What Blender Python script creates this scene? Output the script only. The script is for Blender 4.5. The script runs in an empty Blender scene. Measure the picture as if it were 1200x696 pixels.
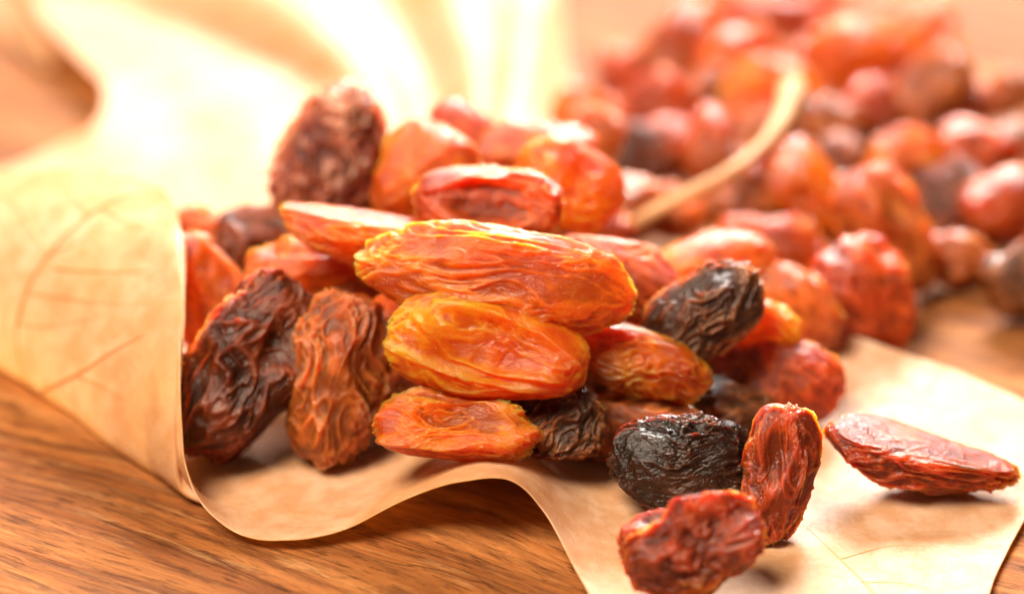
import bpy, math, random
import numpy as np
from mathutils import Vector, Matrix

random.seed(5)
SC = bpy.context.scene
COL = SC.collection
CM = 0.01            # everything is authored in centimetres; every top-level object is scaled by this

# ------------------------------------------------------------------ camera
CAM = Vector((0.0, -22.6, 11.5)); AIM = Vector((0.0, 0.0, 1.0))
FOC = 75.0; FPX = FOC / 36.0 * 1200.0
FWD = (AIM - CAM).normalized(); RIGHT = Vector((1, 0, 0)); UP = RIGHT.cross(FWD).normalized()
cam = bpy.data.cameras.new('camera'); camo = bpy.data.objects.new('camera', cam); COL.objects.link(camo)
camo.location = CAM * CM
camo.rotation_euler = FWD.to_track_quat('-Z', 'Y').to_euler()
cam.lens = FOC; cam.sensor_width = 36; cam.clip_start = 0.005; cam.clip_end = 50
cam.dof.use_dof = True; cam.dof.focus_distance = 0.217; cam.dof.aperture_fstop = 9.0
SC.camera = camo

# ------------------------------------------------------------------ light
w = bpy.data.worlds.new('World'); SC.world = w; w.use_nodes = True
bg = w.node_tree.nodes['Background']; bg.inputs[0].default_value = (1.0, 0.84, 0.66, 1); bg.inputs[1].default_value = 0.13

def area(name, loc, aim, size, power, col):
    l = bpy.data.lights.new(name, 'AREA'); l.shape = 'DISK'; l.size = size * CM; l.energy = power; l.color = col
    o = bpy.data.objects.new(name, l); COL.objects.link(o)
    o.location = Vector(loc) * CM
    o.rotation_euler = (Vector(aim) - Vector(loc)).to_track_quat('-Z', 'Y').to_euler()
    return o
area('window_light', (15, 92, 68), (1, 3, 0), 52, 58, (1.0, 0.95, 0.88))
area('fill_light', (-22, -20, 52), (0, 0, 0), 30, 9.0, (1.0, 0.85, 0.64))
SC.view_settings.view_transform = 'Standard'; SC.view_settings.look = 'None'
SC.view_settings.exposure = -0.05; SC.view_settings.gamma = 1.0
SC.render.engine = 'CYCLES'
SC.cycles.use_denoising = True
SC.cycles.max_bounces = 10; SC.cycles.transmission_bounces = 6; SC.cycles.diffuse_bounces = 5
SC.cycles.sample_clamp_indirect = 6

# ------------------------------------------------------------------ helpers
def at(px, py, z):
    """the point of the place, at height z (cm), that the photograph shows at this pixel of 1200 x 696"""
    d = FWD + RIGHT * ((px - 600) / FPX) - UP * ((py - 348) / FPX)
    t = (z - CAM.z) / d.z
    return CAM + d * t

def project(P):
    Q = P - np.array(CAM)
    x = Q @ np.array(RIGHT); y = Q @ np.array(UP); z = Q @ np.array(FWD)
    return 600 + FPX * x / z, 348 - FPX * y / z

def tag(o, label=None, cat=None, group=None, kind=None):
    for k, v in (('label', label), ('category', cat), ('group', group), ('kind', kind)):
        if v: o[k] = v
    return o

def mesh_obj(name, V, F, mat, parent=None, attrs=None, smooth=True):
    me = bpy.data.meshes.new(name)
    V = np.asarray(V, dtype=np.float64)
    F = np.asarray(F, dtype=np.int32)
    n = F.shape[1]
    me.vertices.add(len(V)); me.vertices.foreach_set('co', V.ravel())
    me.loops.add(F.size); me.loops.foreach_set('vertex_index', F.ravel())
    me.polygons.add(len(F)); me.polygons.foreach_set('loop_start', np.arange(0, F.size, n, dtype=np.int32))
    me.polygons.foreach_set('use_smooth', np.full(len(F), smooth))
    for k, a in (attrs or {}).items():
        at_ = me.attributes.new(k, 'FLOAT', 'POINT'); at_.data.foreach_set('value', np.asarray(a, dtype=np.float32))
    me.update(calc_edges=True); me.validate()
    me.materials.append(mat)
    o = bpy.data.objects.new(name, me); COL.objects.link(o)
    if parent: o.parent = parent
    return o

class Noise:
    """gradient noise on arrays"""
    def __init__(s, seed):
        r = np.random.RandomState(seed)
        s.p = r.permutation(256); s.p = np.concatenate([s.p, s.p, s.p])
        g = r.normal(size=(256, 3)); s.g = g / np.linalg.norm(g, axis=1)[:, None]
    def __call__(s, P):
        I = np.floor(P).astype(int); f = P - I; I &= 255
        u = f * f * f * (f * (f * 6 - 15) + 10)
        out = 0
        for dx in (0, 1):
            for dy in (0, 1):
                for dz in (0, 1):
                    h = s.p[s.p[s.p[I[:, 0] + dx] + I[:, 1] + dy] + I[:, 2] + dz]
                    g = s.g[h]
                    d = g[:, 0] * (f[:, 0] - dx) + g[:, 1] * (f[:, 1] - dy) + g[:, 2] * (f[:, 2] - dz)
                    wgt = (u[:, 0] if dx else 1 - u[:, 0]) * (u[:, 1] if dy else 1 - u[:, 1]) * (u[:, 2] if dz else 1 - u[:, 2])
                    out = out + d * wgt
        return out * 1.6

def ico(level):
    t = (1 + 5 ** .5) / 2
    V = np.array([(-1, t, 0), (1, t, 0), (-1, -t, 0), (1, -t, 0), (0, -1, t), (0, 1, t), (0, -1, -t), (0, 1, -t),
                  (t, 0, -1), (t, 0, 1), (-t, 0, -1), (-t, 0, 1)], float)
    F = np.array([(0, 11, 5), (0, 5, 1), (0, 1, 7), (0, 7, 10), (0, 10, 11), (1, 5, 9), (5, 11, 4), (11, 10, 2), (10, 7, 6),
                  (7, 1, 8), (3, 9, 4), (3, 4, 2), (3, 2, 6), (3, 6, 8), (3, 8, 9), (4, 9, 5), (2, 4, 11), (6, 2, 10), (8, 6, 7), (9, 8, 1)])
    V /= np.linalg.norm(V, axis=1)[:, None]
    for _ in range(level):
        n = len(V)
        E = np.sort(np.concatenate([F[:, [0, 1]], F[:, [1, 2]], F[:, [2, 0]]]), axis=1)
        key = E[:, 0].astype(np.int64) * n + E[:, 1]
        uk, inv = np.unique(key, return_inverse=True); inv = inv.ravel()
        M = V[uk // n] + V[uk % n]; M /= np.linalg.norm(M, axis=1)[:, None]
        V = np.concatenate([V, M]); m = len(F)
        a, b, c = n + inv[:m], n + inv[m:2 * m], n + inv[2 * m:]
        F = np.concatenate([np.stack([F[:, 0], a, c], 1), np.stack([F[:, 1], b, a], 1), np.stack([F[:, 2], c, b], 1), np.stack([a, b, c], 1)])
    return V, F
ICO = {k: ico(k) for k in (4, 5, 6)}

# ------------------------------------------------------------------ materials
class MT:
    def __init__(s, name):
        s.m = bpy.data.materials.new(name); s.m.use_nodes = True; s.nt = s.m.node_tree
        s.bsdf = s.nt.nodes['Principled BSDF']; s.out = s.nt.nodes['Material Output']
    def n(s, typ, **kw):
        x = s.nt.nodes.new(typ)
        for k, v in kw.items():
            if k.startswith('i_'):
                key = k[2:]; key = int(key) if key.isdigit() else key.replace('_', ' ')
                x.inputs[key].default_value = v
            else: setattr(x, k, v)
        return x
    def l(s, a, b): s.nt.links.new(a, b)
    def ramp(s, fac, stops, interp='LINEAR'):
        r = s.n('ShaderNodeValToRGB'); r.color_ramp.interpolation = interp
        e = r.color_ramp.elements
        while len(e) < len(stops): e.new(0.5)
        for x, (p, c) in zip(e, stops):
            x.position = p; x.color = (*c, 1) if len(c) == 3 else c
        s.l(fac, r.inputs[0]); return r.outputs[0]
    def mix(s, fac, a, b, blend='MIX'):
        x = s.n('ShaderNodeMix', data_type='RGBA', blend_type=blend)
        for v, i in ((fac, 0), (a, 6), (b, 7)):
            if hasattr(v, 'is_linked'): s.l(v, x.inputs[i])
            else: x.inputs[i].default_value = (*v, 1) if isinstance(v, tuple) and len(v) == 3 else v
        return x.outputs[2]
    def math(s, op, a, b=None, clamp=False):
        x = s.n('ShaderNodeMath', operation=op, use_clamp=clamp)
        for v, i in ((a, 0), (b, 1)):
            if v is None: continue
            if hasattr(v, 'is_linked'): s.l(v, x.inputs[i])
            else: x.inputs[i].default_value = v
        return x.outputs[0]
    def noise(s, vec, scale, detail=4, rough=.55, dist=0):
        x = s.n('ShaderNodeTexNoise', i_Scale=scale, i_Detail=detail, i_Roughness=rough, i_Distortion=dist)
        s.l(vec, x.inputs['Vector']); return x.outputs[0]

def raisin_material(name, deep, flesh, tint, bloom=0.15, sss=0.9, rough=0.3, glow=1.0, coat=0.18, bloomcol=(0.75, 0.50, 0.36), trans=0.0, clear=None, dust=0.0):
    """deep: colour in the creases, flesh: main colour, tint: lighter patches, bloom: pale sugar dust on the crests"""
    M = MT(name)
    tc = M.n('ShaderNodeTexCoord'); co = tc.outputs['Object']
    rnd = M.n('ShaderNodeObjectInfo').outputs['Random']
    off = M.n('ShaderNodeVectorMath', operation='ADD'); M.l(co, off.inputs[0])
    cmb = M.n('ShaderNodeCombineXYZ'); M.l(M.math('MULTIPLY', rnd, 37.0), cmb.inputs[0]); M.l(M.math('MULTIPLY', rnd, 91.0), cmb.inputs[1])
    M.l(cmb.outputs[0], off.inputs[1]); v = off.outputs[0]
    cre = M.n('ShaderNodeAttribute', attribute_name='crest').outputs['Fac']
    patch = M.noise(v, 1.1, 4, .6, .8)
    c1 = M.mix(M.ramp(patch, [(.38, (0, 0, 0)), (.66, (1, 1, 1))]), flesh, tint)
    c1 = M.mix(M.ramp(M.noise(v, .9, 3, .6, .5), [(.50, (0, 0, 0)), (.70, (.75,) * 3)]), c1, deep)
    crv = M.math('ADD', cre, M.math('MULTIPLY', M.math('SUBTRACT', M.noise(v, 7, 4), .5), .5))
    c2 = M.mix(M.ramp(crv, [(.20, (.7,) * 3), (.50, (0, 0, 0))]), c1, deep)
    fine = M.noise(v, 26, 5, .7)
    spots = M.ramp(M.math('ADD', M.math('MULTIPLY', fine, .6), M.math('MULTIPLY', crv, .55)), [(.60 - dust, (0, 0, 0)), (.80 - dust, (1, 1, 1))])
    spk = M.math('MULTIPLY', spots, M.ramp(M.noise(v, 2.6, 3, .6), [(.40, (.25,) * 3), (.62, (1,) * 3)]))
    c3 = M.mix(M.math('MULTIPLY', spk, bloom), c2, bloomcol)
    # small dark specks
    vo = M.n('ShaderNodeTexVoronoi', i_Scale=11.0, i_Randomness=1.0); M.l(v, vo.inputs['Vector'])
    c3 = M.mix(M.ramp(vo.outputs['Distance'], [(.05, (.45,) * 3), (.13, (0,) * 3)]), c3, deep)
    B = M.bsdf
    M.l(c3, B.inputs['Base Color'])
    B.inputs['Subsurface Weight'].default_value = sss
    B.inputs['Subsurface Radius'].default_value = (1.0, 0.22, 0.05)
    B.inputs['Subsurface Scale'].default_value = 0.0055 * glow
    B.inputs['IOR'].default_value = 1.46
    if trans:
        B.inputs['Transmission Weight'].default_value = trans
        va = M.n('ShaderNodeVolumeAbsorption'); va.inputs['Color'].default_value = (*clear, 1); va.inputs['Density'].default_value = 400
        M.l(va.outputs[0], M.out.inputs['Volume'])
    B.inputs['Specular IOR Level'].default_value = 0.32
    B.inputs['Coat Weight'].default_value = coat; B.inputs['Coat Roughness'].default_value = 0.12
    rr = M.math('ADD', M.math('MULTIPLY', spk, .3 * min(1, bloom * 2.5)), M.math('ADD', M.math('MULTIPLY', M.noise(v, 9, 4), .28), rough - .14))
    M.l(rr, B.inputs['Roughness'])
    st = M.n('ShaderNodeMapping', i_Scale=(.55, 1, 1)); M.l(v, st.inputs[0])
    b1 = M.n('ShaderNodeBump', i_Strength=.65, i_Distance=.00042); M.l(M.noise(st.outputs[0], 11, 4, .6, .9), b1.inputs['Height'])
    b2 = M.n('ShaderNodeBump', i_Strength=.7, i_Distance=.00016); M.l(M.noise(v, 42, 3, .6), b2.inputs['Height']); M.l(b1.outputs[0], b2.inputs['Normal'])
    M.l(b2.outputs[0], B.inputs['Normal']); M.l(b2.outputs[0], B.inputs['Coat Normal'])
    return M.m

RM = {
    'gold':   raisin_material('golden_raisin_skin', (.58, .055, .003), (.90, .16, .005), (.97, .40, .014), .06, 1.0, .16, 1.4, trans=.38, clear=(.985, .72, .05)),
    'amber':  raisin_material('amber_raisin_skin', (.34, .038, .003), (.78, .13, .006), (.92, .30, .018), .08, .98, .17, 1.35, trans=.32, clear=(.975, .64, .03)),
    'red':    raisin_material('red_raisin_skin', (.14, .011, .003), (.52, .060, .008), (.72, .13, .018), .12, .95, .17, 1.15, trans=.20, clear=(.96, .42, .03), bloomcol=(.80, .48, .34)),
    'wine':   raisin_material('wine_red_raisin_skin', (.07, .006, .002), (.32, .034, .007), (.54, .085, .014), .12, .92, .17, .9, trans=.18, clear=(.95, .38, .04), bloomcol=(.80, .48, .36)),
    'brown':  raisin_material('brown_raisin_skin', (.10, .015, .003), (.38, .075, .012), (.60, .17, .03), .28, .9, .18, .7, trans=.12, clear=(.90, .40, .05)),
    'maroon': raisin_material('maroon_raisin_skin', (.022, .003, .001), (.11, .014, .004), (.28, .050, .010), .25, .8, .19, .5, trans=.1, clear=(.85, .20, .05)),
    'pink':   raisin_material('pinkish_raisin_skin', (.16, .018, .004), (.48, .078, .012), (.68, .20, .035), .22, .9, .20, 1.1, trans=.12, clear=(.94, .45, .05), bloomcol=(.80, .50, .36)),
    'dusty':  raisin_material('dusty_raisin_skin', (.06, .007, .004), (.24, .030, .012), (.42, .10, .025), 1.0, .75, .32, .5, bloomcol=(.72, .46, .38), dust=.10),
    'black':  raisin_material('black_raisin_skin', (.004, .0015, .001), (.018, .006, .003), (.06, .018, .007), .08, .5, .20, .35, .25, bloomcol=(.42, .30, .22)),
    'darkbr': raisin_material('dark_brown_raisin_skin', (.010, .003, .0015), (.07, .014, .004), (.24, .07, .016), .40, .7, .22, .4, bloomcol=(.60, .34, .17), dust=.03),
}

def leaf_material(name, base, light, trans):
    M = MT(name)
    tc = M.n('ShaderNodeTexCoord'); co = tc.outputs['Object']
    big = M.noise(co, .35, 4, .55)
    c = M.mix(M.ramp(big, [(.35, (0, 0, 0)), (.65, (1, 1, 1))]), base, light)
    mott = M.noise(co, 3.2, 6, .65)
    c = M.mix(M.ramp(mott, [(.40, (.65,) * 3), (.60, (0,) * 3)]), c, tuple(x * y for x, y in zip(base, (.86, .74, .62))))
    # fine net of tiny veins
    vo = M.n('ShaderNodeTexVoronoi', feature='DISTANCE_TO_EDGE', i_Scale=4.2); 
    wp = M.n('ShaderNodeVectorMath', operation='ADD'); M.l(co, wp.inputs[0])
    nz = M.n('ShaderNodeTexNoise', i_Scale=2.5); M.l(co, nz.inputs['Vector']); M.l(nz.outputs['Color'], wp.inputs[1]); M.l(wp.outputs[0], vo.inputs['Vector'])
    vein = M.ramp(vo.outputs['Distance'], [(0, (1,) * 3), (.035, (0,) * 3)])
    vo2 = M.n('ShaderNodeTexVoronoi', feature='DISTANCE_TO_EDGE', i_Scale=13); M.l(wp.outputs[0], vo2.inputs['Vector'])
    vein2 = M.ramp(vo2.outputs['Distance'], [(0, (1,) * 3), (.08, (0,) * 3)])
    c = M.mix(M.math('MULTIPLY', vein, .04), c, (.50, .24, .08))
    c = M.mix(M.math('MULTIPLY', vein2, .02), c, (.55, .28, .10))
    sp = M.noise(co, 17, 3, .7)
    c = M.mix(M.ramp(sp, [(.70, (0,) * 3), (.76, (.35,) * 3)]), c, (.30, .13, .05))
    M.l(c, M.bsdf.inputs['Base Color']); M.bsdf.inputs['Roughness'].default_value = .42
    M.bsdf.inputs['Specular IOR Level'].default_value = .35
    tr = M.n('ShaderNodeBsdfTranslucent')
    M.l(M.mix(.7, c, (1.0, .72, .30)), tr.inputs[0])
    h = M.math('ADD', M.math('MULTIPLY', vein, .08), M.math('ADD', M.math('MULTIPLY', vein2, .02), M.noise(co, 5, 7, .65)))
    b = M.n('ShaderNodeBump', i_Strength=.5, i_Distance=.0004); M.l(h, b.inputs['Height'])
    M.l(b.outputs[0], M.bsdf.inputs['Normal']); M.l(b.outputs[0], tr.inputs[1])
    ms = M.n('ShaderNodeMixShader', i_0=trans); M.l(M.bsdf.outputs[0], ms.inputs[1]); M.l(tr.outputs[0], ms.inputs[2])
    M.l(ms.outputs[0], M.out.inputs[0])
    return M.m
LEAF = leaf_material('dry_leaf_skin', (.80, .50, .27), (.90, .69, .55), .54)

def plain(name, col, rough, sss=0, var=.25):
    M = MT(name); co = M.n('ShaderNodeTexCoord').outputs['Object']
    c = M.mix(M.ramp(M.noise(co, 5, 5, .6), [(.35, (0,) * 3), (.65, (1,) * 3)]), col, tuple(min(1, x * (1 + var)) for x in col))
    M.l(c, M.bsdf.inputs['Base Color']); M.bsdf.inputs['Roughness'].default_value = rough
    M.bsdf.inputs['Subsurface Weight'].default_value = sss; M.bsdf.inputs['Subsurface Scale'].default_value = .002
    b = M.n('ShaderNodeBump', i_Strength=.4, i_Distance=.0003); M.l(M.noise(co, 12, 4, .6), b.inputs['Height']); M.l(b.outputs[0], M.bsdf.inputs['Normal'])
    return M.m
VEIN = plain('leaf_vein', (.48, .22, .055), .55)
STEM = plain('leaf_stalk', (.50, .27, .12), .65, .2)

def wood_material():
    M = MT('worn_brown_wood')
    co = M.n('ShaderNodeTexCoord').outputs['Object']
    rot = M.n('ShaderNodeMapping', vector_type='POINT', i_Rotation=(0, 0, math.radians(WOOD_ANGLE))); M.l(co, rot.inputs[0])
    def sq(sx, sy, off=0):
        m = M.n('ShaderNodeMapping', i_Scale=(sx, sy, 1), i_Location=(off, off * .7, 0)); M.l(rot.outputs[0], m.inputs[0]); return m.outputs[0]
    wob = M.n('ShaderNodeTexNoise', i_Scale=1.0, i_Detail=2.0); M.l(sq(.12, .3), wob.inputs['Vector'])
    wv = M.n('ShaderNodeVectorMath', operation='MULTIPLY_ADD'); M.l(wob.outputs['Color'], wv.inputs[0]); wv.inputs[1].default_value = (0, 1.5, 0); M.l(rot.outputs[0], wv.inputs[2])
    def sqw(sx, sy, off=0):
        m = M.n('ShaderNodeMapping', i_Scale=(sx, sy, 1), i_Location=(off, off * .7, 0)); M.l(wv.outputs[0], m.inputs[0]); return m.outputs[0]
    bands = M.noise(sqw(.05, 1.1), 1, 5, .6)
    c = M.ramp(bands, [(.30, (.12, .034, .009)), (.44, (.26, .080, .020)), (.56, (.40, .145, .040)), (.72, (.52, .23, .075))])
    streak = M.noise(sqw(.55, 5.0, 3), 1, 8, .74, .4)
    c = M.mix(M.ramp(streak, [(.40, (.7,) * 3), (.56, (0,) * 3)]), c, (.085, .026, .009))
    pale = M.noise(sqw(.6, 6.5, 9), 1, 7, .72, .4)
    c = M.mix(M.ramp(pale, [(.55, (0,) * 3), (.70, (.4,) * 3)]), c, (.70, .38, .15))
    pores = M.noise(sqw(2.0, 17, 5), 1, 5, .7)
    pm = M.ramp(pores, [(.57, (0,) * 3), (.66, (.6,) * 3)])
    c = M.mix(pm, c, (.10, .035, .015))
    crackn = M.noise(sqw(.16, 2.3, 21), 1, 3, .5)
    ck = M.ramp(M.math('ABSOLUTE', M.math('SUBTRACT', crackn, .56)), [(0, (1,) * 3), (.007, (0,) * 3)])
    ckm = M.math('MULTIPLY', ck, M.ramp(M.noise(sqw(.25, .8, 31), 1, 2, .5), [(.48, (0,) * 3), (.60, (1,) * 3)]))
    c = M.mix(M.math('MULTIPLY', ckm, .85), c, (.035, .013, .007))
    stain = M.noise(rot.outputs[0], .22, 4, .6)
    c = M.mix(M.ramp(stain, [(.50, (0,) * 3), (.66, (.35,) * 3)]), c, (.20, .075, .03))
    M.l(c, M.bsdf.inputs['Base Color'])
    M.l(M.math('ADD', M.math('MULTIPLY', streak, .3), .45), M.bsdf.inputs['Roughness']); M.bsdf.inputs['Specular IOR Level'].default_value = .10
    h = M.math('SUBTRACT', M.math('ADD', M.math('MULTIPLY', streak, .8), M.math('MULTIPLY', bands, .4)), M.math('ADD', M.math('MULTIPLY', pm, .35), M.math('MULTIPLY', ckm, .9)))
    b = M.n('ShaderNodeBump', i_Strength=.9, i_Distance=.0011); M.l(h, b.inputs['Height']); M.l(b.outputs[0], M.bsdf.inputs['Normal'])
    return M.m
g0, g1 = at(60, 480, 0), at(420, 590, 0)
WOOD_ANGLE = -math.degrees(math.atan2(g1.y - g0.y, g1.x - g0.x))
WOOD = wood_material()

# ------------------------------------------------------------------ setting: the board
def board():
    nx, ny, X, Y, T = 40, 40, 75.0, 75.0, 3.0
    V = [(-X, -Y, 0), (X, -Y, 0), (X, Y, 0), (-X, Y, 0), (-X, -Y, -T), (X, -Y, -T), (X, Y, -T), (-X, Y, -T)]
    F = [(0, 1, 2, 3), (7, 6, 5, 4), (0, 4, 5, 1), (1, 5, 6, 2), (2, 6, 7, 3), (3, 7, 4, 0)]
    o = mesh_obj('tabletop', V, F, WOOD, smooth=False); o.scale = (CM,) * 3; o.location = (0, 25 * CM, 0)
    tag(o, kind='structure')
board()

# ------------------------------------------------------------------ the leaf
def cr(P, t):
    """Catmull-Rom through the rows of P (n, ...) at the parameters t in 0..n-1"""
    n = len(P); i = np.clip(np.floor(t).astype(int), 0, n - 2); f = (t - i)
    f = f.reshape(-1, *([1] * (P.ndim - 1)))
    Pe = np.concatenate([[2 * P[0] - P[1]], P, [2 * P[-1] - P[-2]]])
    a, b, c, d = Pe[i], Pe[i + 1], Pe[i + 2], Pe[i + 3]
    return .5 * (2 * b + (c - a) * f + (2 * a - 5 * b + 4 * c - d) * f ** 2 + (3 * b - a - 3 * c + d) * f ** 3)

def sheet(cols, nu, nv, ripple=.03, seed=3, thick=.016, rag=.05):
    """cols: one list of (px, py, z) per column, front edge first; gives a closed sheet of real thickness"""
    G = np.array([[tuple(at(*p)) for p in c] for c in cols])
    S = cr(G, np.linspace(0, len(G) - 1, nu))                       # nu, rows, 3
    S = cr(S.transpose(1, 0, 2), np.linspace(0, G.shape[1] - 1, nv)).transpose(1, 0, 2)   # nu, nv, 3
    S[..., 2] = np.maximum(S[..., 2], .03)
    du = np.gradient(S, axis=0); dv = np.gradient(S, axis=1)
    N = np.cross(du, dv); N /= np.linalg.norm(N, axis=2)[..., None] + 1e-9
    nz = Noise(seed); P = S.reshape(-1, 3)
    r = (nz(P * .55) * .6 + nz(P * 1.5 + 9) * .28 + nz(P * 4 + 20) * .06 + (np.abs(nz(P * .8 + 33)) - .3) * -.5) * ripple * 2.2
    lift = np.clip(S[..., 2] * 2, .15, 1)
    S = S + N * (r.reshape(nu, nv) * 1)[..., None]
    # slightly ragged rim: pull the border in the sheet plane
    e = nz(P * np.array([1.6, 1.6, 1.6]) + 50).reshape(nu, nv) * rag
    wv = np.exp(-np.arange(nv) / 2.5)
    dirv = dv / (np.linalg.norm(dv, axis=2)[..., None] + 1e-9)
    S = S + dirv * (e * (wv[None, :] + wv[::-1][None, :]))[..., None]
    S[..., 2] = np.maximum(S[..., 2], .02)
    A = S.reshape(-1, 3); B = (S - N * thick).reshape(-1, 3)
    if N[..., 2].mean() < 0: B = (S + N * thick).reshape(-1, 3)
    B[:, 2] = np.maximum(B[:, 2], .006)
    idx = np.arange(nu * nv).reshape(nu, nv); m = nu * nv
    q = np.stack([idx[:-1, :-1], idx[1:, :-1], idx[1:, 1:], idx[:-1, 1:]], -1).reshape(-1, 4)
    rim = np.concatenate([idx[:, 0], idx[-1, 1:], idx[::-1, -1][1:], idx[0, ::-1][1:-1]]); nx = np.roll(rim, -1)
    F = np.concatenate([q, q[:, ::-1] + m, np.stack([nx, rim, rim + m, nx + m], 1)])
    return np.concatenate([A, B]), F, S, N

def column(front, mids, back):
    return list(front) + list(mids) + [back]
LC = [
    [(-150,212,1.5), (-145,262,1.2), (-140,310,.6), (-130,345,.05), (-80,315,.03), (-70,280,.03), (-66,255,.03), (-60,232,.05)],
    [(0,203,1.70), (-2,270,1.45), (-3,358,.80), (0,430,.05), (45,370,.03), (30,300,.03), (12,240,.05), (0,201,.12)],
    [(90,197,1.95), (90,275,1.75), (90,388,1.0), (92,491,.05), (145,420,.03), (120,310,.03), (88,225,.08), (62,172,.25)],
    [(168,207,2.05), (172,285,1.9), (165,425,1.1), (160,538,.06), (215,460,.03), (205,330,.03), (165,205,.12), (113,142,.4)],
    [(211,262,2.05), (214,350,1.75), (205,480,.98), (203,568,.06), (262,490,.03), (275,340,.03), (225,165,.10), (120,98,.5)],
    [(210,425,1.4), (206,490,.95), (208,540,.42), (230,582,.06), (300,505,.03), (340,330,.03), (280,110,.25), (72,50,.5)],
    [(218,545,.62), (224,562,.38), (238,580,.15), (262,585,.05), (340,515,.03), (410,330,.03), (350,90,.05), (42,-20,.7)],
    [(262,612,.22), (275,606,.12), (292,595,.06), (320,575,.04), (385,500,.05), (460,330,.03), (430,100,.35), (240,-70,1.3)],
    [(325,632,.14), (335,622,.10), (350,605,.07), (372,578,.05), (430,500,.08), (500,330,.03), (500,110,.05), (400,-90,1.3)],
    [(400,618,.22), (407,608,.18), (418,592,.12), (432,566,.08), (470,500,.12), (530,330,.04), (560,110,.4), (520,-80,1.4)],
    [(475,582,.50), (480,572,.46), (487,558,.38), (495,540,.28), (515,490,.20), (560,330,.05), (600,110,.15), (640,-50,.9)],
    [(545,562,.80), (547,553,.76), (550,540,.66), (555,520,.46), (565,480,.28), (595,340,.05), (625,150,.10), (665,70,.5)],
    [(600,563,.80), (602,555,.75), (605,543,.66), (610,522,.46), (620,480,.28), (640,350,.05), (660,220,.12), (690,150,.2)],
    [(640,602,.50), (645,590,.46), (652,572,.38), (662,545,.26), (680,490,.12), (700,370,.05), (715,280,.2), (722,240,.35)],
    [(668,650,.26), (678,632,.22), (692,608,.17), (712,570,.11), (735,500,.05), (745,400,.05), (745,310,.3), (742,278,.5)],
    [(692,700,.14), (705,676,.12), (725,640,.09), (760,580,.06), (790,500,.05), (800,420,.05), (810,350,.1), (815,320,.2)],
    [(730,790,.10), (745,740,.10), (775,680,.08), (815,610,.06), (845,530,.05), (870,450,.05), (895,385,.15), (900,358,.2)],
    [(830,840,.10), (845,770,.10), (875,690,.09), (905,610,.07), (930,530,.07), (950,460,.10), (972,405,.3), (978,386,.42)],
    [(950,850,.10), (965,780,.09), (985,700,.08), (1000,620,.07), (1015,550,.07), (1030,480,.12), (1045,430,.25), (1050,412,.32)],
    [(1060,830,.10), (1070,770,.10), (1085,700,.09), (1095,630,.08), (1105,560,.08), (1115,500,.10), (1125,455,.18), (1128,438,.22)],
    [(1135,760,.10), (1140,715,.10), (1150,665,.09), (1165,610,.08), (1180,565,.08), (1195,525,.09), (1200,490,.12), (1203,472,.15)],
    [(1158,700,.10), (1166,675,.10), (1180,645,.10), (1200,610,.10), (1220,575,.09), (1240,545,.09), (1255,525,.10), (1265,515,.10)],
]
leaf = bpy.data.objects.new('dry_leaf', None); COL.objects.link(leaf); leaf.scale = (CM,) * 3; leaf.empty_display_size = .5
tag(leaf, 'large pale tan dry leaf under the raisins, its lobe curled up beside them', 'leaf')
LV, LF, LS, LN = sheet(LC, 420, 230)
blade = mesh_obj('blade', LV, LF, LEAF, leaf)
LPX, LPY = project(LS.reshape(-1, 3)); LPX = LPX.reshape(LS.shape[:2]); LPY = LPY.reshape(LS.shape[:2])

def tube(P, R, seg=10, flat=1.0):
    P = np.asarray(P, float); n = len(P)
    T = np.gradient(P, axis=0); T /= np.linalg.norm(T, axis=1)[:, None]
    ref = np.array([0, 0, 1.0]); 
    V = []
    for p, t, r in zip(P, T, R):
        a = np.cross(t, ref); a /= np.linalg.norm(a) + 1e-9; b = np.cross(a, t)
        for k in range(seg):
            th = 2 * math.pi * k / seg
            V.append(p + a * math.cos(th) * r + b * math.sin(th) * r * flat)
    F = [(i * seg + k, i * seg + (k + 1) % seg, (i + 1) * seg + (k + 1) % seg, (i + 1) * seg + k) for i in range(n - 1) for k in range(seg)]
    V.append(P[0]); V.append(P[-1]); F = [tuple(f) for f in F]
    for k in range(seg):
        F.append((n * seg, (k + 1) % seg, k, k)); F.append((n * seg + 1, (n - 1) * seg + k, (n - 1) * seg + (k + 1) % seg, (n - 1) * seg + (k + 1) % seg))
    return V, F
def tube_obj(name, P, R, mat, parent, seg=10, flat=1.0):
    V, F = tube(P, R, seg, flat)
    me = bpy.data.meshes.new(name); me.from_pydata([tuple(v) for v in V], [], [tuple(dict.fromkeys(f)) for f in F]); me.materials.append(mat)
    me.polygons.foreach_set('use_smooth', [True] * len(me.polygons))
    o = bpy.data.objects.new(name, me); COL.objects.link(o); o.parent = parent
    return o

def vein(name, pts, r0, r1, wall=True):
    """a vein that follows the blade through these points of it"""
    pts = np.array(pts, float); t = np.linspace(0, len(pts) - 1, 14 * len(pts)); q = cr(pts, t)
    sub = slice(0, 98) if wall else slice(0, LS.shape[1])     # rows that belong to the upright lobe
    X, Y, S, N = LPX[:, sub], LPY[:, sub], LS[:, sub], LN[:, sub]
    P = []
    for x, y in q:
        k = np.argsort(((X - x) ** 2 + (Y - y) ** 2).ravel())[:4]
        w_ = 1 / (((X - x) ** 2 + (Y - y) ** 2).ravel()[k] + .5)
        p = (S.reshape(-1, 3)[k] * w_[:, None]).sum(0) / w_.sum(); nn = N.reshape(-1, 3)[k[0]]
        if nn @ (np.array(CAM) - p) < 0: nn = -nn
        P.append(p + nn * (.030 if wall else .0))
    P = np.array(P)
    for _ in range(3): P[1:-1] = (P[:-2] + 2 * P[1:-1] + P[2:]) / 4
    return tube_obj(name, P, np.linspace(r0 * .72, r1 * .3, len(P)), VEIN, leaf, 8)
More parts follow.
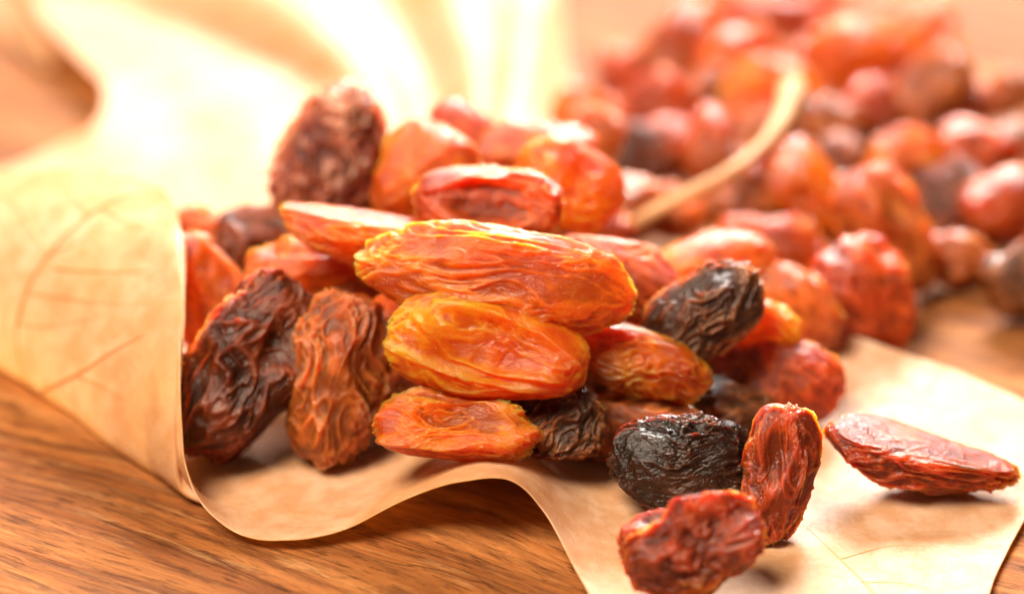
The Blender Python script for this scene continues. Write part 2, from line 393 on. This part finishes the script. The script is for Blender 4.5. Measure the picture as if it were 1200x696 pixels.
vein('midrib', [(48,458), (28,425), (22,385), (32,345), (58,300), (100,258), (140,235), (172,228)], .034, .016)
vein('vein', [(48,458), (90,440), (130,415), (172,392)], .024, .010)
vein('vein', [(66,316), (110,319), (150,320), (182,316)], .018, .008)
vein('vein', [(106,254), (92,238), (78,222)], .014, .007)
vein('vein', [(62,300), (42,275), (28,252), (12,236), (-10,225)], .018, .008)
vein('vein', [(34,344), (80,350), (130,357), (180,358)], .010, .005)
vein('vein', [(22,380), (60,382), (120,372)], .010, .005)
vein('vein', [(946,618), (985,655), (1020,690), (1050,730)], .006, .05, False)
vein('vein', [(150,118), (230,90), (320,60), (420,15)], .05, .04, False)
vein('vein', [(330,110), (400,60), (470,5)], .04, .03, False)

vein('vein', [(120,246), (150,262), (185,275)], .012, .005)
vein('vein', [(58,300), (95,285), (120,262)], .010, .005)
vein('vein', [(90,440), (120,452), (150,470)], .010, .005)
vein('vein', [(30,440), (14,400), (6,360)], .010, .005)
vein('vein', [(985,655), (1040,640), (1090,640)], .012, .004, False)
vein('vein', [(1010,682), (1065,684), (1110,700)], .012, .004, False)

# petiole
pp = [at(700, 300, .45), at(722, 276, .62), at(760, 252, .85), at(810, 226, 1.1), at(858, 200, 1.3), at(893, 172, 1.4), at(915, 145, 1.5), at(926, 120, 1.6), at(929, 103, 1.65)]
pp = cr(np.array([tuple(p) for p in pp]), np.linspace(0, len(pp) - 1, 60))
tt = np.linspace(0, 1, 60)
rr = .088 + .03 * np.exp(-tt * 12) + .12 * np.clip((tt - .6) / .4, 0, 1) ** 1.1
rr[-1] *= .6; rr = rr * (1 + .05 * np.sin(tt * 37) + .04 * np.sin(tt * 91 + 1))
tube_obj('petiole', pp, rr, STEM, leaf, 16)

# second leaf: curled strip at the back left
L2 = [[(-30,-110,.5), (-70,-90,.2), (-110,-70,.1)], [(0,-50,.5), (-25,-40,.2), (-60,-25,.1)], [(28,0,.5), (10,8,.2), (-15,12,.08)],
      [(50,45,.45), (36,48,.2), (18,52,.08)], [(64,80,.2), (60,80,.12), (54,80,.06)]]
V2, F2, _, _ = sheet(L2, 50, 16, .02, 8)
lf2 = mesh_obj('dry_leaf', V2, F2, LEAF); lf2.scale = (CM,) * 3
tag(lf2, 'narrow pale curled leaf tip lying on the bare wood at the far corner', 'leaf')

# ------------------------------------------------------------------ raisins
def raisin(px, py, a, b, ang, h, skin, label, level=5, cuts=(), pw=2.7, along=.72, c=.8, tilt=0, roll=0, lump=1.0, wr=1.0, freq=1.0, dents=(), ridges=(), taper=0.0, group=None, seed=None, bend=0, facets=2):
    """px, py: where its middle stands in the photograph; a, b: half length and half width there (pixels);
    ang: how the long axis leans, h: height of its underside above the board (cm)"""
    seed = seed or (int(px) * 7 + int(py) * 13) % 9973
    ca, sa = math.cos(math.radians(ang)), math.sin(math.radians(ang))
    X = RIGHT * ca + UP * sa; Z = -FWD; Y = Z.cross(X)
    R = Matrix((X, Y, Z)).transposed()
    R = R @ Matrix.Rotation(math.radians(tilt), 3, 'Y') @ Matrix.Rotation(math.radians(roll), 3, 'X')
    z = h + .4
    for _ in range(4):
        p = at(px, py, z); dep = (p - CAM).dot(FWD); s = dep / FPX
        e = (a * s, b * s, b * s * c)
        ext = math.sqrt(sum((e[i] * R[2][i]) ** 2 for i in range(3)))
        z = h + ext * .93
    V, F = ICO[level]; q = V.copy()
    blunt = (np.abs(q[:, 0]) ** pw + (q[:, 1] ** 2 + q[:, 2] ** 2) ** (pw / 2)) ** (-1 / pw)
    nz = Noise(seed)
    o1 = np.random.RandomState(seed).uniform(-20, 20, (8, 3))
    # warp the domain so that creases meander
    W = np.stack([nz(q * 1.3 + o1[0]), nz(q * 1.3 + o1[1]), nz(q * 1.3 + o1[2])], 1)
    asp = np.array([along, 1.0, 1.0]) 
    k = q * asp
    low = nz(q * 1.1 + o1[3]) * .26 + nz(q * 2.1 + o1[4]) * .12
    def ridged(f, o, wp):
        n = nz(k * f + W * wp + o); return 1 - np.minimum(np.sqrt(n * n + .0016) * 2.2, 1)
    fq = freq
    r1 = ridged(2.7 * fq, o1[5], 1.3); r2 = ridged(5.6 * fq, o1[6], 2.2); r3 = ridged(12.0 * fq, o1[7], 3.2)
    r1 = r1 ** 1.8; r2 = r2 ** 2.0; r3 = r3 ** 2.0
    msk = np.clip(.62 + 1.3 * nz(q * 1.7 + o1[1]), .22, 1.2)        # smooth stretches between the wrinkled ones
    r1 *= .45 + .55 * msk; r2 *= msk; r3 *= msk
    rel = r1 * .125 + r2 * .078 + r3 * .036
    if level >= 6:
        n4 = nz(k * 27 * fq + W * 4 + o1[2]); rel = rel + ((1 - np.minimum(np.abs(n4) * 2.2, 1)) ** 2) * .018 * msk
    rel = rel * wr
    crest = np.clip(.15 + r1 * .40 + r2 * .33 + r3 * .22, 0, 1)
    rad = 1 + low * lump + rel - .085 * wr
    P = q * (rad * blunt)[:, None]
    P[:, 0] = q[:, 0] * blunt * (1 + low * lump * .4 + rel * .6)
    tp = 1 - taper * q[:, 0]
    P[:, 1] *= tp; P[:, 2] *= tp
    rs = np.random.RandomState(seed + 1)
    for _c in range(facets):            # sides pressed flat against their neighbours
        n_ = rs.normal(size=3) * np.array([.8, 1, 1]); n_ /= np.linalg.norm(n_); t_ = rs.uniform(.55, .78)
        s_ = P @ n_ - t_ + .05 * W[:, 0]
        soft = np.where(s_ > 0, s_ * s_ / (s_ + .2), 0)
        P = P - n_ * (soft * .8)[:, None]
    for n_, t_ in cuts:
        n_ = np.array(n_, float); n_ /= np.linalg.norm(n_); s_ = P @ n_ - t_ + .04 * W[:, 1]
        P = P - n_ * (np.where(s_ > 0, s_ * s_ / (s_ + .06), 0) * .92)[:, None]
    P = P * np.array(e) * (.94 + .03 * facets)
    m = (e[0] * e[1] * e[2]) ** (1 / 3)
    for d, rr_, dp in dents:            # d in the raisin's own axes: x along it, y across, z towards the side that faces us
        d = np.array(d, float); d /= np.linalg.norm(d)
        ang_ = np.arccos(np.clip(q @ d, -1, 1)) * (1 + .25 * nz(q * 2.2 + 3))
        g = np.exp(-(ang_ / rr_) ** 2.6) ; rimm = np.exp(-((ang_ - rr_ * 1.15) / (rr_ * .22)) ** 2)
        P = P - (d * m * dp) * g[:, None] + (d * m * dp * .10) * rimm[:, None]
        crest = np.clip(crest - .15 * g + .2 * rimm, 0, 1)
    for pts, wd, ht in ridges:          # raised folds: polyline in (x, y) of the near face
        pts = np.array(pts, float); dist = np.full(len(q), 9.0)
        for A_, B_ in zip(pts[:-1], pts[1:]):
            ab = B_ - A_; t_ = np.clip(((q[:, :2] - A_) @ ab) / (ab @ ab), 0, 1)
            dist = np.minimum(dist, np.linalg.norm(q[:, :2] - (A_ + t_[:, None] * ab), axis=1))
        dist = dist + .05 * W[:, 1]
        g = np.exp(-(dist / wd) ** 2) * (q[:, 2] > -.1)
        P = P + q * (g * ht * m)[:, None]; crest = np.clip(crest + .35 * g, 0, 1)
    if bend: P[:, 1] += bend * m * (q[:, 0] ** 2 - .4)
    under = -(P @ np.array(R[2])).min()          # let the real underside, not the ideal one, lie at height h
    p = at(px, py, h + under * .97)
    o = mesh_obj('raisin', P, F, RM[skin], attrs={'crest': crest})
    o.matrix_world = Matrix.Translation(p * CM) @ (R * CM).to_4x4()
    tag(o, label, 'raisin', group or 'raisins heaped on the dry leaf')
    return o

# --- the heap on the leaf: (px, py, a, b, angle, underside height, skin, label, extras)
raisin(571,411,116,66,-12,1.10,'gold','plump glossy golden raisin in front, sunken face with a long fold across it',6,c=.72,lump=.45,wr=.42,freq=.9,
       dents=[((.05,.12,1),.62,.30)], ridges=[([(-.62,.30),(-.30,-.20),(.15,-.30),(.62,-.22)],.07,.13), ([(-.9,-.2),(-.3,-.52),(.35,-.5),(.8,-.35)],.05,.08), ([(-.5,.62),(0,.66),(.5,.5),(.8,.12)],.07,.10)])
raisin(585,328,156,60,-8,1.62,'amber','longest raisin, bumpy orange amber, lying right behind the glossy golden one',6,c=.6,lump=.8,wr=.75)
raisin(533,505,89,43,-4,.62,'amber','flattened raisin with orange lower lip and brown hollow, beneath the golden raisin',6,c=.85,lump=.7,wr=.9,
       dents=[((.05,.55,.8),.55,.42)], ridges=[([(-.7,-.3),(-.1,-.38),(.5,-.2),(.85,.1)],.16,.22)])
raisin(655,500,52,42,38,.45,'darkbr','small dark brown raisin peeking out below the golden raisin',6,wr=1.2)
raisin(396,442,98,64,82,.05,'brown','upright oval brown raisin with lengthwise furrows, resting on the leaf',6,c=.85,lump=.5,wr=1.0,freq=1.05,taper=-.05,facets=1,along=.5)
raisin(292,432,108,72,52,.06,'maroon','big dark maroon raisin with deep folds, just inside the curled leaf lobe',6,c=.8,lump=1.0,wr=1.25,
       dents=[((-.45,.55,.7),.36,.30), ((.5,-.2,.8),.35,.18)])
raisin(240,350,78,50,-62,.5,'amber','smooth orange raisin partly hidden behind the upright leaf lobe',6,lump=.5,wr=.6)
raisin(360,320,68,40,4,1.15,'amber','rounded orange brown raisin behind the upright furrowed one',5,wr=.7)
raisin(304,282,52,38,-5,1.05,'maroon','blurred dark brown raisin between orange ones at the heap edge near the lobe',5)
raisin(236,272,34,28,-20,1.0,'pink','small pinkish brown raisin just above the rim of the leaf lobe',5)
raisin(386,186,86,64,68,1.35,'dusty','tall dusty dark raisin standing highest on the heap, pale bloom on its wrinkles',6,c=.85,lump=.5,wr=1.35,freq=1.15,facets=0,pw=2.3)
raisin(414,270,90,36,-9,1.92,'amber','flat orange raisin with shiny pale top, lying below the tall dusty one',6,c=1.25,lump=.5,wr=.7,tilt=0,roll=10,facets=1,cuts=[((0,1,.1),.5)])
raisin(496,205,60,54,62,1.60,'amber','rounded orange brown raisin standing between the tall dusty one and the dark red one',5,lump=.6,wr=.8)
raisin(549,155,50,28,-38,1.9,'red','smooth bright orange red raisin sticking up at the back of the heap',5,lump=.5,wr=.4)
raisin(573,236,84,40,-5,2.12,'red','hollow dark red raisin with a pale rolled rim, on top of the amber one',6,c=.9,lump=.6,wr=.8,
       dents=[((.1,.05,1),.72,.55)], ridges=[([(-.85,.15),(-.4,.62),(.2,.62),(.75,.25)],.09,.14), ([(-.85,-.1),(-.5,-.55),(.1,-.7)],.07,.10)])
raisin(633,178,70,38,-2,1.75,'amber','pale topped orange raisin at the back of the heap beside the yellow one',5,wr=.6)
raisin(668,215,62,52,-28,1.75,'gold','yellow orange raisin with soft dimples behind the hollow dark red one',5,lump=.8,wr=.6)
raisin(690,165,40,36,60,1.1,'pink','blurred pinkish raisin at the far edge of the heap behind the yellow one',5)
raisin(722,322,82,46,-26,1.15,'red','red raisin with shiny pinkish top at the end of the longest amber one',6,c=.9,lump=.7,wr=.9,roll=12)
raisin(756,424,78,42,-20,.72,'amber','wrinkled deep orange raisin right of the golden one, pointed end outward',6,c=.8,lump=.7,wr=1.0,taper=.18)
raisin(826,368,72,47,36,.92,'darkbr','dark brown raisin with tan streaked furrows, leaning near the end of the heap',6,lump=.5,wr=1.1,freq=1.0)
raisin(838,308,70,36,6,.95,'amber','smooth orange raisin directly below the leaf stalk, behind the dark streaked one',5,lump=.5,wr=.5)
raisin(893,388,46,38,-20,.7,'gold','small yellow raisin on top of the shiny red one at the end of the heap',5,lump=.5,wr=.5)
raisin(924,442,62,48,-14,.12,'red','shiny red raisin at the end of the heap beside the bare white leaf',6,lump=.5,wr=.6)
raisin(938,355,58,34,-42,.45,'pink','pinkish brown oval raisin behind the small yellow one',5,wr=.7)
raisin(745,500,78,42,-6,.08,'brown','dark reddish brown raisin in shade between the heap and the black one',5)
raisin(848,478,58,34,-10,.1,'darkbr','flat dark raisin in shade right behind the black raisin',5)
raisin(840,435,50,34,10,.35,'red','dark red raisin wedged under the dark streaked one',5)
raisin(802,545,83,63,8,.06,'black','almost black raisin with curled silvery wrinkles lying on the leaf',6,c=.8,lump=.5,wr=.95,freq=.85,facets=1,dents=[((.95,.1,.35),.35,.3)])
raisin(912,553,82,45,78,.07,'wine','upright crinkled red brown raisin standing beside the black one',6,c=.8,lump=.9,wr=.95,taper=-.05,facets=0,seed=404,dents=[((.3,.3,1),.4,.25)])
raisin(812,638,78,62,20,.08,'wine','nearest raisin, irregular red brown with amber edge, by the leaf rim',6,c=.7,lump=1.3,wr=1.0,taper=.1,facets=1,dents=[((-.45,.85,.1),.42,.42), ((.2,.3,1),.4,.25), ((-.2,-.3,1),.42,.22)])
raisin(1077,534,120,40,-13,.08,'wine','flat dark red raisin with glossy pale top lying alone on the bare leaf',6,c=1.1,lump=.9,wr=1.05,taper=.22,roll=6,pw=2.1,facets=1,cuts=[((.05,.9,.35),.42)])
# inner ones, seen only through the gaps of the heap
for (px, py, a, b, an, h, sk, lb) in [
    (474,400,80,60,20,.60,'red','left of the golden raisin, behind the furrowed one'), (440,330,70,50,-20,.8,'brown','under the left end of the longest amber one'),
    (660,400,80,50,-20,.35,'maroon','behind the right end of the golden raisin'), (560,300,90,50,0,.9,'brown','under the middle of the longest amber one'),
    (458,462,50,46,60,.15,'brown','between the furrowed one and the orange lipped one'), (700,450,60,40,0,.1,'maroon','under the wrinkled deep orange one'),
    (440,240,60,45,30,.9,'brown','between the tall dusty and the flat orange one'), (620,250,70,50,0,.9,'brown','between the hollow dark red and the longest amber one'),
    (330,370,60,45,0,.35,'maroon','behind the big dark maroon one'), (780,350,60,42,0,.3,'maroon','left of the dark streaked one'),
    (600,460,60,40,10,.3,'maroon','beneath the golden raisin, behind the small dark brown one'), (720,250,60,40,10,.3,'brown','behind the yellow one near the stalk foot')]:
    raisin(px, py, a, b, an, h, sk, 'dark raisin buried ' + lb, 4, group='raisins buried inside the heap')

# --- the far heap on the wood behind the stalk, out of focus
G2 = 'blurred raisins heaped on the wood behind the leaf stalk'
for (px, py, a, b, an, h, sk, lb) in [
    (708,266,32,24,-20,1.2,'pink','small pink raisin at the foot of the leaf stalk'),
    (772,246,50,30,-32,.25,'pink','greyish pink raisin on the near side of the leaf stalk foot'),
    (905,288,64,32,-10,.30,'red','pinkish red raisin lying behind the smooth orange one at the heap end'),
    (1010,345,66,56,-42,.05,'red','big orange red raisin with pink top, nearest of the far heap'),
    (1030,262,88,48,-54,.35,'pink','long tan pink raisin leaning over the big orange red one'),
    (938,218,54,44,-40,.5,'amber','round orange raisin under the bend of the leaf stalk'),
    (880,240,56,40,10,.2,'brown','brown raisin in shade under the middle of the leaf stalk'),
    (905,118,58,40,-5,.9,'gold','golden orange raisin under the thick tip of the leaf stalk'),
    (724,85,30,27,10,.15,'red','small dark red raisin at the corner of the far heap next to the leaf'),
    (790,62,46,42,40,.6,'pink','pale pink raisin on top behind the small dark red one'),
    (778,118,46,36,-10,.5,'red','pinkish red raisin right below the pale pink one'),
    (692,142,46,34,-15,.1,'amber','orange brown raisin lying on the leaf between the two heaps'),
    (742,182,42,36,-30,.15,'maroon','dark brown raisin in the gap left of the stalk'),
    (786,172,32,36,80,.3,'red','bright red raisin glowing left of the stalk'),
    (832,168,44,32,72,.4,'red','upright reddish raisin just above the stalk'),
    (872,72,50,38,20,1.0,'amber','tilted amber brown raisin above the thick stalk tip'),
    (920,24,60,26,-8,.9,'red','flat red raisin at the top of the far heap'),
    (1002,68,56,42,-8,1.0,'amber','large orange raisin at the top of the far heap'),
    (860,2,46,22,-5,.3,'gold','dim golden raisin at the very back of the far heap'),
    (940,2,60,20,5,.2,'amber','flat orange raisin at the very back beside the dim golden one'),
    (970,150,34,42,70,.5,'brown','upright brown raisin right of the thick stalk tip'),
    (1018,130,40,36,20,.6,'red','dark reddish raisin below the large orange one'),
    (985,180,26,22,0,.6,'dusty','tiny whitish raisin between brown ones beside the stalk tip'),
    (1090,108,54,44,62,.7,'brown','mottled brown raisin standing upright in the far heap'),
    (1064,192,46,44,30,.5,'amber','round orange red raisin right of the tan pink one'),
    (1145,178,44,36,-20,.7,'red','orange red raisin below the mottled brown one'),
    (1110,228,44,42,20,.15,'maroon','almost black maroon raisin in the middle of the far heap'),
    (1182,242,56,46,-6,.45,'red','glossy bright orange red raisin at the edge of the far heap'),
    (1120,302,48,30,-8,.05,'brown','brown raisin lying on the wood in front of the far heap'),
    (1200,328,44,44,20,.05,'darkbr','black raisin on the wood under the glossy bright orange red one'),
    (1180,110,32,26,10,.7,'brown','reddish brown raisin at the far end of the heap'),
    (1188,168,30,22,0,.9,'dusty','pale greyish raisin on top near the glossy bright one'),
    (1142,125,28,28,30,.7,'pink','light pink raisin beside the mottled brown one'),
    (1095,60,42,26,-30,.7,'amber','blurred light orange raisin behind the mottled brown one'),
    (1045,95,30,26,0,.4,'pink','small pink raisin between large orange and mottled brown ones'),
    (940,75,34,28,30,.7,'red','dull red raisin between the large orange one and the stalk tip'),
    (835,110,36,34,0,.5,'brown','brown raisin between the pinkish red one and the stalk tip'),
    (830,30,40,30,20,.4,'amber','faded orange raisin near the dim golden one'),
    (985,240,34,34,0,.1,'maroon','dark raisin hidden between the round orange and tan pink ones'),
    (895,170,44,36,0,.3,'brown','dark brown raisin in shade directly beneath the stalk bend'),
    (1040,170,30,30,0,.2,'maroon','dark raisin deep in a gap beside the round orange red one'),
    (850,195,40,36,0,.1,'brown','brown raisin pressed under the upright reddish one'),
    (1075,30,46,26,10,.2,'amber','pale orange raisin at the back edge beyond the light orange one'),
    (1160,215,30,26,0,.3,'maroon','small maroon raisin wedged behind the glossy bright one'),
]:
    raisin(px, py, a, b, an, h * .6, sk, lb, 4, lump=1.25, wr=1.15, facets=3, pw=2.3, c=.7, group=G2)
